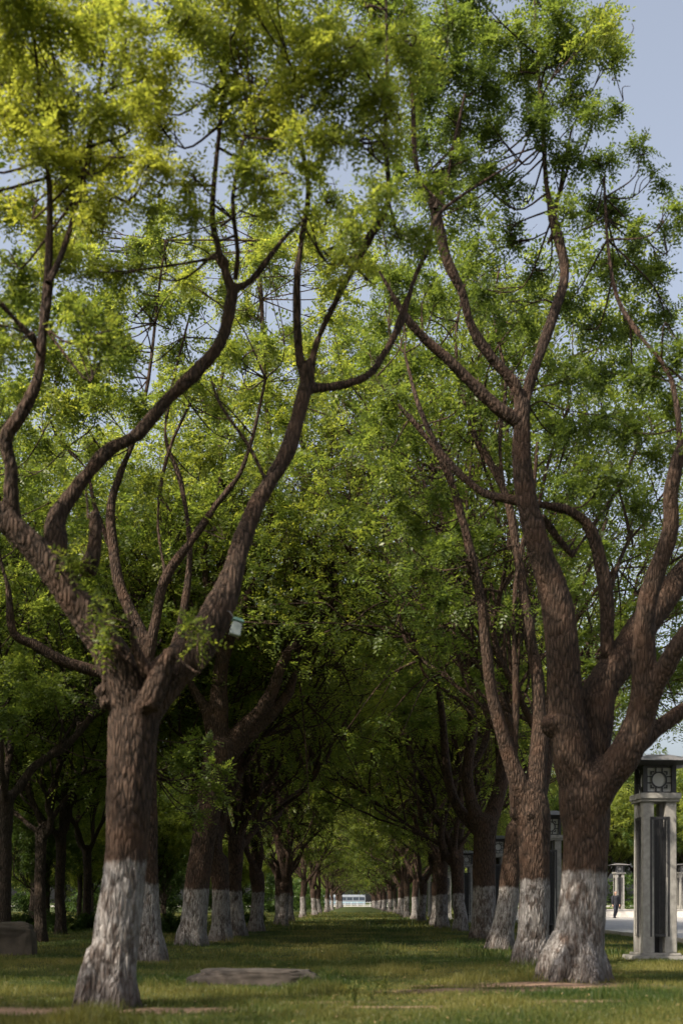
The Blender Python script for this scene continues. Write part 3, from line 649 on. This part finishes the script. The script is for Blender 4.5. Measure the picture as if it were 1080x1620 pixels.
# sunlit trees across the plaza
R_ = random.Random(5)
k = 0
for row, (y0, n_) in enumerate([(88.5, 16), (94, 14), (101, 13)]):
    for i in range(n_):
        x = 9.5 + i * 3.6 + R_.uniform(-.6, .6) + row * 1.2; y = y0 + R_.uniform(-.7, .7); tm, cm_ = LV[(i + row) % 2]
        if x > 48: continue
        lab = 'bright sunlit yellow green tree in the line across the plaza' if row == 0 else 'sunlit tree standing behind the front line across the plaza'
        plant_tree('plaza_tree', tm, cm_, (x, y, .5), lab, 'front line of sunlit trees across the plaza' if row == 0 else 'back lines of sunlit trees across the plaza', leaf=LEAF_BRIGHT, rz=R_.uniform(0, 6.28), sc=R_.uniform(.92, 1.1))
# trees closing the far end behind the street
for i in range(9):
    x = -24 + i * 6 + R_.uniform(-1, 1); tm, cm_ = V_[i % 5]
    plant_tree('street_tree', tm, cm_, (x, 326 + R_.uniform(-1, 1), 0), 'far tree beyond the street at the end of the avenue', 'trees beyond the far street', bark=BARK2, rz=R_.uniform(0, 6.28))

# ================================================================== LAMP PILLARS
STONE = plain('lamp_stone', (.30, .285, .265), .75, (.19, .18, .168), 9, bump=.25)
DARKM = plain('dark_bronze', (.030, .030, .034), .45, (.05, .048, .05), 14, metal=.3)
ROOFM = plain('roof_slate', (.16, .155, .16), .6, (.11, .105, .11), 10)
m, t, out = newmat('frosted_glass'); n = N(t)
p = n('BsdfPrincipled', {'Base Color': (.40, .39, .38, 1), 'Roughness': .35, 'Specular IOR Level': .5}); t.links.new(p.outputs[0], out.inputs[0]); GLASS = m

def ring_np(r0, r1, y0, y1, n=28):
    an = np.arange(n) * 2 * math.pi / n; c_, s_ = np.cos(an), np.sin(an); V = []
    for r, y in ((r1, y0), (r1, y1), (r0, y1), (r0, y0)): V.append(np.stack([r * c_, np.full(n, y), r * s_], -1))
    V = np.vstack(V); F = []
    for k in range(4):
        k2 = (k + 1) % 4
        for i in range(n): F.append([k * n + i, k * n + (i + 1) % n, k2 * n + (i + 1) % n, k2 * n + i])
    return V, np.array(F), np.zeros((0, 3), int)

def rot(part, k):
    a_ = k * math.pi / 2; M = np.array([[math.cos(a_), -math.sin(a_), 0], [math.sin(a_), math.cos(a_), 0], [0, 0, 1]])
    v, q, t_ = part; return (v @ M.T, q, t_)
def shift(part, d): return (part[0] + np.array(d), part[1], part[2])

def make_pillar(loc, label, rz):
    e = empty('garden_lamp', loc, label, 'garden lamp', 'stone garden lamps', rz)
    shape('base_slab', [box_np(-.56, .56, -.50, .50, -.1, .05), box_np(-.43, .43, -.43, .43, .05, .095)], STONE, e, bevel=.012)
    for sx in (-1, 1):
        for sy in (-1, 1):
            cx, cy = sx * .235, sy * .235
            shape('post', [box_np(cx - .125, cx + .125, cy - .125, cy + .125, .095, 2.72, .012, .012)], STONE, e, bevel=.012)
    for k in range(4):   # dark slatted grille between the posts
        g = [box_np(-.205, -.165, -.36, -.33, .38, 2.46), box_np(.165, .205, -.36, -.33, .38, 2.46),
             box_np(-.165, .165, -.357, -.333, .38, .43), box_np(-.165, .165, -.357, -.333, 2.41, 2.46)]
        g += [box_np(-.150 + i * .03, -.136 + i * .03, -.354, -.336, .43, 2.41) for i in range(11)]
        shape('grille', [rot(x, k) for x in g], DARKM, e)
    shape('grille_core', [box_np(-.07, .07, -.07, .07, .095, 2.44)], DARKM, e)
    shape('capital', [box_np(-.40, .40, -.40, .40, 2.72, 2.765), box_np(-.43, .43, -.43, .43, 2.765, 2.87)], STONE, e, bevel=.012)
    lan = shape('lantern', [box_np(-.265, .265, -.265, .265, 2.87, 3.34)], GLASS, e)
    f = []
    for k in range(4):
        w_ = .022
        g = [box_np(-.345, -.255, -.345, -.255, 2.87, 3.345),
             box_np(-.255, .255, -.30, -.268, 2.871, 2.90), box_np(-.255, .255, -.30, -.268, 3.31, 3.344)]
        cz = 3.105
        g.append(shift(ring_np(.118, .142, -.298, -.272), (0, 0, cz)))
        for sx in (-1, 1):
            g.append(box_np(sx * .055 - w_ / 2, sx * .055 + w_ / 2, -.296, -.274, cz + .12, 3.311))
            g.append(box_np(sx * .055 - w_ / 2, sx * .055 + w_ / 2, -.296, -.274, 2.899, cz - .12))
            for sz in (-1, 1):
                g.append(box_np(min(sx * .13, sx * .256), max(sx * .13, sx * .256), -.295, -.275, cz + sz * .055 - w_ / 2, cz + sz * .055 + w_ / 2))
                x0, x1 = sorted((sx * .085, sx * .15)); z0, z1 = sorted((sz * .128, sz * .15))
                g.append(box_np(x0, x1, -.294, -.276, cz + z0, cz + z1))
                x0, x1 = sorted((sx * .128, sx * .1495)); z0, z1 = sorted((sz * .085, sz * .128))
                g.append(box_np(x0, x1, -.294, -.276, cz + z0, cz + z1))
        g = g[:3] + [(x_[0] * np.array([1 / .84, 1, 1]), x_[1], x_[2]) for x_ in g[3:]]
        f += [rot(x, k) for x in g]
    shape('fretwork', f, DARKM, lan)
    def slab(h0, h1, r0_, r1_):
        return box_np(-r0_, r0_, -r0_, r0_, h0, h1, r0_ - r1_, r0_ - r1_)
    rf = shape('roof', [slab(3.40, 3.55, .80, .22)], ROOFM, e, bevel=.006)
    shape('eave', [slab(3.346, 3.397, .44, .77)], DARKM, rf)
    return e
def copy_tree(o, parent=None):
    c_ = o.copy(); COL.objects.link(c_); c_.parent = parent
    for ch in list(o.children): copy_tree(ch, c_)
    return c_
PD = [22.2, 35.2, 48.2, 62.0, 76.0, 90.0, 104.0]
pil_lab = ['nearest and tallest looking stone lamp pillar, on the grass right of the big knotted tree', 'second stone lamp pillar, half hidden behind the big knotted tree',
           'third stone lamp pillar, in the gap between two right avenue trees', 'fourth stone lamp pillar along the right avenue row', 'fifth stone lamp pillar, dark between distant right avenue trees',
           'sixth stone lamp pillar along the right avenue row', 'farthest small stone lamp pillar in the row behind the avenue trees']
p0 = make_pillar((5.22, PD[0], 0.03), pil_lab[0], math.radians(3)); p0.scale = (.84, .84, 1)
for i in range(1, 7):
    c_ = copy_tree(p0); c_.location = (5.32, PD[i], 0.0); c_['label'] = pil_lab[i]
for x_, lab in ((20.0 * 1.04, 'small stone lamp pillar across the plaza, above the walking person'), (26.4, 'small stone lamp pillar across the plaza at the right edge of the photo'), (12.0, 'small stone lamp pillar across the plaza seen between the right avenue trunks')):
    c_ = copy_tree(p0); d_ = 101.0 if x_ < 30 else 100; c_.location = (x_ * d_ / 101, 86.6, .5); c_['label'] = lab; c_.scale = (.9, .9, .9)
    if abs(x_ - 20.8) < .1: c_.location.x = (978 - VX) / FPX * 86.6
    elif x_ > 25: c_.location.x = (1079 - VX) / FPX * 86.6
    else: c_.location.x = (803 - VX) / FPX * 86.6

# low wall on the far side of the plaza
wl = empty('garden_wall', (8.5, 85, 0), 'long low pale stone wall edging the raised bed across the plaza', 'wall')
shape('wall_blocks', [box_np(i * 1.5, i * 1.5 + 1.485, 0, .35, -.02, .46) for i in range(47)], plain('pale_wall', (.62, .58, .53), .8, (.50, .46, .42), 6, bump=.2), wl, bevel=.01)
shape('coping', [box_np(-.02, 70.6, -.04, .39, .46, .55)], KERB, wl, bevel=.012)

# ================================================================== ROCKS
ROCK = plain('weathered_rock', (.065, .052, .044), .95, (.03, .025, .021), 5, bump=.9)
ROCK2 = plain('mossy_block', (.085, .066, .05), .9, (.04, .033, .025), 4, bump=.9)
def rock(name, loc, size, mat, label, cat, seed, power=3.6, rz=0):
    bm = bmesh.new(); bmesh.ops.create_icosphere(bm, subdivisions=5, radius=1)
    for v in bm.verts:
        c_ = v.co; q = Vector([math.copysign(abs(x) ** (2 / power), x) for x in c_])
        q *= 1 + .16 * noise.noise(c_ * 1.5 + Vector((seed, 0, 0))) + .06 * noise.noise(c_ * 5 + Vector((seed, 3, 0))) + .025 * noise.noise(c_ * 14)
        v.co = Vector((q.x * size[0], q.y * size[1], q.z * size[2]))
    me = bpy.data.meshes.new(name); bm.to_mesh(me); bm.free()
    for p_ in me.polygons: p_.use_smooth = True
    o = link(name, me, mat, None, loc); o.rotation_euler = (0, 0, rz); return tag(o, label, cat)
cpt = P(402, 1556, 15.6)
rock('flat_boulder', (cpt[0], 15.6, .03), (.76, .34, .165), ROCK, 'long flat grey boulder lying in the grass between the two big front trees', 'rock', 2)
cpt = P(15, 1500, 24.5)
rock('stone_block', (cpt[0], 24.5, .17), (.50, .42, .42), ROCK2, 'squarish brown stone block on the grass at the left edge', 'rock', 7, 5.0, .25)

# ================================================================== SHRUBS
def shrub(loc, r, h, label, seed):
    rng = np.random.default_rng(seed); e = empty('round_shrub', loc, label, 'shrub', 'dark round shrubs in front of the left wood')
    cls = []
    for _ in range(34):
        q = rng.normal(size=3); q /= np.linalg.norm(q); q[2] = abs(q[2])
        cls.append((q * [r, r, h] * .78 * rng.uniform(.6, 1), r * .33, .1, 20))
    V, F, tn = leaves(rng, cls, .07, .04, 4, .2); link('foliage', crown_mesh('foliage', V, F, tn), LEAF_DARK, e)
    tb = [tube(spline([[0, 0, 0], rng.normal(size=3) * .1 * r + [0, 0, h * .4], c_[0] * .9], 3), np.linspace(.025, .008, 7), 5, False) for c_ in cls[:14]]
    shape('stem', tb, BARK2, e, smooth=True)
for i, (px, py, r, h, lab) in enumerate([(38, 1472, .75, .95, 'leftmost dark round shrub, above the stone block'), (92, 1474, .85, 1.0, 'largest dark shrub, left of the big front left trunk'), (140, 1470, .6, .95, 'dark shrub tucked against the left side of the front left trunk'), (272, 1476, .6, .85, 'dark shrub between the front left trunk and the third left tree'), (402, 1462, .5, .9, 'small dark shrub among the whitewashed left row trunks')]):
    d_ = FPX / (py - VY); shrub(((px - VX) / FPX * d_, d_, 0), r, h, lab, 60 + i)

# ================================================================== NEST BOX on the left tree's limb
nb_ = P(374, 992, 12.2 + .05)
e = empty('hanging_box', nb_ , 'small white box with green lid on the right limb of the front left tree', 'box'); e.scale = (.85, .85, .85); e.rotation_euler = (0, math.radians(14), .3)
shape('box_body', [box_np(-.062, .062, -.05, .05, -.10, .06, .012, .008)], plain('white_plastic', (.36, .40, .39), .6, (.24, .27, .26), 9), e, bevel=.008)
shape('lid', [box_np(-.07, .07, -.058, .058, .061, .10, .014, .012)], plain('green_plastic', (.10, .19, .16), .6, (.07, .13, .11), 6), e, bevel=.006)
shape('strap', [tube(spline([[-.05, .0, .09], [-.12, .05, .16], [-.20, .10, .13]], 4), np.full(9, .006), 6)], DARKM, e, smooth=True)

# ================================================================== PERSON
CLOTH = plain('navy_coat', (.012, .013, .018), .9, (.018, .018, .024), 12)
TROU = plain('dark_trousers', (.020, .022, .035), .9, (.03, .032, .045), 12)
SKIN = plain('skin', (.40, .25, .18), .6, (.36, .22, .16), 10)
HAIR = plain('grey_hair', (.10, .09, .085), .8, (.16, .15, .14), 30)
def skinned(name, chains, mat, parent, voxel=.012):
    parts = []
    for ch in chains:
        s = spline(ch, 4); parts.append(tube(s[:, :3], s[:, 3], 12))
    V, F, NR = remesh(*join(parts), voxel, 3); me = mesh_np(name, V, F, True); return link(name, me, mat, parent)
pd = FPX / (1452.5 - VY); px_ = (970 - VX) / FPX * pd
pe = empty('person', (px_, pd - .6, .012), 'person in a dark jacket and dark trousers walking on the plaza, hands at the sides', 'person', rz=math.radians(15))
# body: legs mid stride, torso, neck, head, arms
hipz = .88
body = [[(0, 0, .86, .13), (0, .0, 1.05, .125), (0, .01, 1.25, .15), (0, .015, 1.38, .13), (0, .01, 1.45, .06), (0, .0, 1.52, .052), (0, -.005, 1.56, .06)],
        [(0, -.005, 1.53, .055), (0, -.005, 1.58, .082), (0, -.0, 1.64, .092), (0, .0, 1.70, .078), (0, .0, 1.74, .03)],
        [(0, -.085, 1.62, .012), (0, -.105, 1.60, .016), (0, -.09, 1.585, .012)],
        [(-.085, 0, 1.62, .016), (-.1, .005, 1.60, .014)], [(.085, 0, 1.62, .016), (.1, .005, 1.60, .014)],
        [(-.09, 0, .86, .09), (-.10, -.06, .66, .075), (-.10, -.10, .47, .056), (-.10, -.02, .25, .05), (-.10, .04, .09, .038)],
        [(.09, 0, .86, .09), (.10, .04, .66, .075), (.10, .05, .47, .056), (.10, .16, .27, .05), (.10, .26, .12, .038)]]
for s_ in (-1, 1):
    body.append([(s_ * .12, .01, 1.37, .075), (s_ * .20, .01, 1.34, .062), (s_ * .245, .03 * s_, 1.10, .046), (s_ * .25, -.04, .90, .034), (s_ * .245, -.07, .84, .028)])
    body.append([(s_ * .245, -.07, .85, .03), (s_ * .243, -.085, .80, .036), (s_ * .24, -.095, .76, .03)])
    for k in range(4):
        yy = -.125 + k * .018; body.append([(s_ * .242, yy, .78, .011), (s_ * .236, yy + .002, .735, .0095), (s_ * .222, yy + .006, .705 - .006 * (1 - abs(k - 1.5)), .008)])
    body.append([(s_ * .24, -.115, .81, .012), (s_ * .225, -.14, .785, .011), (s_ * .215, -.145, .76, .009)])
skinned('body', body, SKIN, pe, .008)
jk = [[(0, 0, .80, .155), (0, 0, .95, .158), (0, .0, 1.10, .15), (0, .01, 1.28, .172), (0, .015, 1.38, .15), (0, .01, 1.46, .075)]]
for s_ in (-1, 1):
    jk.append([(s_ * .07, 0, .80, .11), (s_ * .08, 0, 1.0, .11), (s_ * .09, .01, 1.25, .12), (s_ * .10, .01, 1.36, .09)])
    jk.append([(s_ * .10, .01, 1.38, .09), (s_ * .20, .01, 1.35, .08), (s_ * .245, .03 * s_, 1.10, .066), (s_ * .25, -.04, .92, .052), (s_ * .248, -.055, .87, .048)])
skinned('jacket', jk, CLOTH, pe, .014)
tr_ = [[(-.09, 0, .88, .11), (-.10, -.06, .66, .095), (-.10, -.10, .47, .075), (-.10, -.02, .25, .068), (-.10, .03, .10, .062)],
       [(.09, 0, .88, .11), (.10, .04, .66, .095), (.10, .05, .47, .075), (.10, .16, .27, .068), (.10, .25, .14, .060)], [(-.09, 0, .87, .12), (0, 0, .86, .125), (.09, 0, .87, .12)]]
skinned('trousers', tr_, TROU, pe, .014)
skinned('hair', [[(0, .01, 1.60, .085), (0, .012, 1.66, .098), (0, .01, 1.72, .082), (0, .008, 1.755, .035)], [(0, .04, 1.56, .06), (0, .04, 1.64, .075)]], HAIR, pe, .01)
for s_, q in ((-1, [(-.10, .07, .045, .042), (-.10, .0, .04, .046), (-.10, -.12, .035, .040), (-.10, -.17, .03, .028)]), (1, [(.10, .30, .12, .042), (.10, .25, .07, .046), (.10, .17, .035, .040), (.10, .12, .028, .028)])):
    skinned('shoe', [q], CLOTH, pe, .01)

# ================================================================== BUS at the far end
WHITE = plain('bus_white', (.19, .21, .24), .45, (.15, .17, .19), 3)
WIN = plain('bus_glass', (.035, .045, .06), .12, (.05, .06, .08), 2, spec=.8)
TYRE = plain('tyre_rubber', (.02, .02, .02), .85); TEAL = plain('bus_stripe', (.12, .35, .45), .4)
be = empty('bus', (-3.4, 312.5, .02), 'white bus with a row of dark windows crossing the far end of the avenue', 'bus')
shape('body', [box_np(-5.4, 5.4, 0, 2.4, .42, 1.50), box_np(-5.4, 5.4, .02, 2.38, 2.35, 2.95, .1, .12), box_np(-5.38, 5.38, .09, 2.31, 1.50, 2.35)] + [box_np(-5.4 + i * 1.52, -5.24 + i * 1.52, .0, 2.4, 1.503, 2.347) for i in range(8)], WHITE, be, bevel=.03)
for i in range(7): shape('window', [box_np(-5.2 + i * 1.52, -3.92 + i * 1.52, .03, .085, 1.55, 2.30)], WIN, be)
shape('stripe', [box_np(-5.38, 5.38, -.012, -.003, .95, 1.15)], TEAL, be)
for x_ in (-3.6, 3.4):
    for y_ in (.12, 2.0): 
        w1 = shape('wheel', [tube([[x_, y_ - .1, .46], [x_, y_ + .18, .46]], [.46, .46], 20)], TYRE, be)
        shape('rim', [tube([[x_, y_ - .13, .46], [x_, y_ + .1, .46]], [.26, .26], 16)], WHITE, w1)
for x_ in (-5.41, 5.38): shape('headlight' if x_ < 0 else 'tail_light', [box_np(x_, x_ + .03, .25, .5, .7, .9), box_np(x_, x_ + .03, 1.9, 2.15, .7, .9)], WIN, be)
# railing at the street
fe = empty('street_railing', (0, 304.6, 0), 'low pale metal railing across the far end of the avenue', 'railing')
RAILM = plain('rail_paint', (.55, .56, .56), .5)
shape('rail', [box_np(-9, 9, -.03, .03, z, z + .07) for z in (.45, 1.05)], RAILM, fe)
for i in range(13): shape('rail_post', [box_np(-9 + i * 1.5 - .05, -9 + i * 1.5 + .05, -.06, .06, 0, 1.2)], RAILM, fe)

# ================================================================== GRASS
def grass(n, ymin, ymax, hmin, hmax, wd, seed, powr=1.0):
    rng = np.random.default_rng(seed)
    y = ymin + (ymax - ymin) * rng.random(n) ** powr
    xl = -.295 * y - .6; xr = np.minimum(.27 * y + .6, 7.9); x = xl + (xr - xl) * rng.random(n)
    keep = np.ones(n, bool); z = np.empty(n); hh = np.empty(n); tn = np.empty(n)
    for i in range(n):
        dd = dirt(x[i], y[i])
        if rng.random() < dd * 1.05: keep[i] = False
        z[i] = gh(x[i], y[i]); q = noise.noise(Vector((x[i] * 1.1, y[i] * .9, 5))); hh[i] = .75 + .75 * q + (.9 if q > .42 else 0); tn[i] = noise.noise(Vector((x[i] * .5, y[i] * .4, 15))) * .5 + .3
    x, y, z, hh, tn = x[keep], y[keep], z[keep], hh[keep], tn[keep]; n = len(x)
    h = rng.uniform(hmin, hmax, n) * np.clip(hh, .35, 2.2); an = rng.uniform(0, 6.28, n); ln = rng.uniform(.1, .8, n) * h
    dx, dy = np.cos(an), np.sin(an); a2 = rng.uniform(0, 6.28, n); wx, wy = np.cos(a2) * wd / 2, np.sin(a2) * wd / 2
    b0 = np.stack([x - wx, y - wy, z - .01], -1); b1 = np.stack([x + wx, y + wy, z - .01], -1)
    m0 = np.stack([x - wx * .7 + dx * ln * .3, y - wy * .7 + dy * ln * .3, z + h * .6], -1); m1 = m0 + np.stack([wx * 1.4, wy * 1.4, 0 * wx], -1)
    tp = np.stack([x + dx * ln, y + dy * ln, z + h], -1)
    V = np.stack([b0, b1, m1, m0, tp], 1).reshape(-1, 3); i5 = np.arange(n)[:, None] * 5
    return V, i5 + np.array([[0, 1, 2, 3]]), i5 + np.array([[3, 2, 4]]), tn
gr = [grass(120000, 9.8, 22, .035, .085, .007, 1, 1.15), grass(70000, 20, 46, .05, .10, .014, 2, 1.1), grass(45000, 44, 125, .07, .15, .035, 3, 1.0)]
o_ = 0; Vs, Qs, Ts = [], [], []
for v, q, tt, tn in gr: Vs.append(v); Qs.append(q + o_); Ts.append(tt + o_); o_ += len(v)
gme = mesh_np('grass', np.vstack(Vs), [np.vstack(Qs), np.vstack(Ts)])
tna = np.concatenate([np.concatenate([g[3] for g in gr])] * 2)
at = gme.attributes.new('tone', 'FLOAT', 'FACE'); at.data.foreach_set('value', tna.astype(np.float32)[:len(gme.polygons)])
GRASS = leaf_mat('grass_blade', (.020, .045, .010), (.043, .072, .016), (.20, .18, .055), .35)
tag(link('grass', gme, GRASS), 'short uneven green grass covering the avenue lawn', 'grass', kind='stuff')
rng = np.random.default_rng(99); k = 2600
fy = rng.uniform(10, 40, k); fx = rng.uniform(-.29, .27, k) * fy; fv = []
for i in range(k):
    z_ = gh(fx[i], fy[i]) + rng.uniform(.01, .05); a_ = rng.uniform(0, 6.28); u_ = np.array([math.cos(a_), math.sin(a_), rng.uniform(-.3, .3)]) * rng.uniform(.015, .035); v_ = np.array([-math.sin(a_), math.cos(a_), rng.uniform(-.4, .4)]) * .010
    c0 = np.array([fx[i], fy[i], z_]); fv += [c0 - u_, c0 + v_, c0 + u_, c0 - v_]
tag(link('fallen_leaves', mesh_np('fallen_leaves', fv, np.arange(k * 4).reshape(-1, 4)), plain('dry_leaf', (.24, .17, .07), .9, (.12, .08, .035), 3)), 'small dry leaves scattered on the lawn', 'fallen leaves', kind='stuff')
# taller weeds standing in the lawn
R_ = random.Random(3)
WL = ['tallest weed at the bottom centre of the lawn', 'weed just right of the tallest one at the bottom centre', 'weed beside the right end of the flat boulder', 'small weed growing behind the flat boulder', 'rightmost weed of the bottom centre cluster', 'lone weed in the shaded lawn left of the big knotted tree']
for i, (px, py, h) in enumerate([(560, 1590, .30), (588, 1585, .24), (516, 1556, .22), (430, 1545, .18), (610, 1575, .2), (668, 1540, .16)]):
    d_ = FPX / (py - VY); rng = np.random.default_rng(80 + i); parts = []
    for k in range(7):
        an = rng.uniform(0, 6.28); l_ = h * rng.uniform(.6, 1); o2 = np.array([math.cos(an), math.sin(an), 0])
        parts.append(tube([[0, 0, -.02], o2 * l_ * .15 + [0, 0, l_ * .6], o2 * l_ * .35 + [0, 0, l_]], [.004, .003, .001], 4, False))
    e = empty('weed', ((px - VX) / FPX * d_, d_, gh((px - VX) / FPX * d_, d_)), WL[i], 'weed', 'weeds in the lawn')
    shape('stem', parts, GRASS, e)
    V, F, tn = leaves(rng, [(np.array([0, 0, h * .55]), h * .45, .3, 16)], .05, .014, 2, .07); link('foliage', crown_mesh('foliage', V, F, tn), GRASS, e)
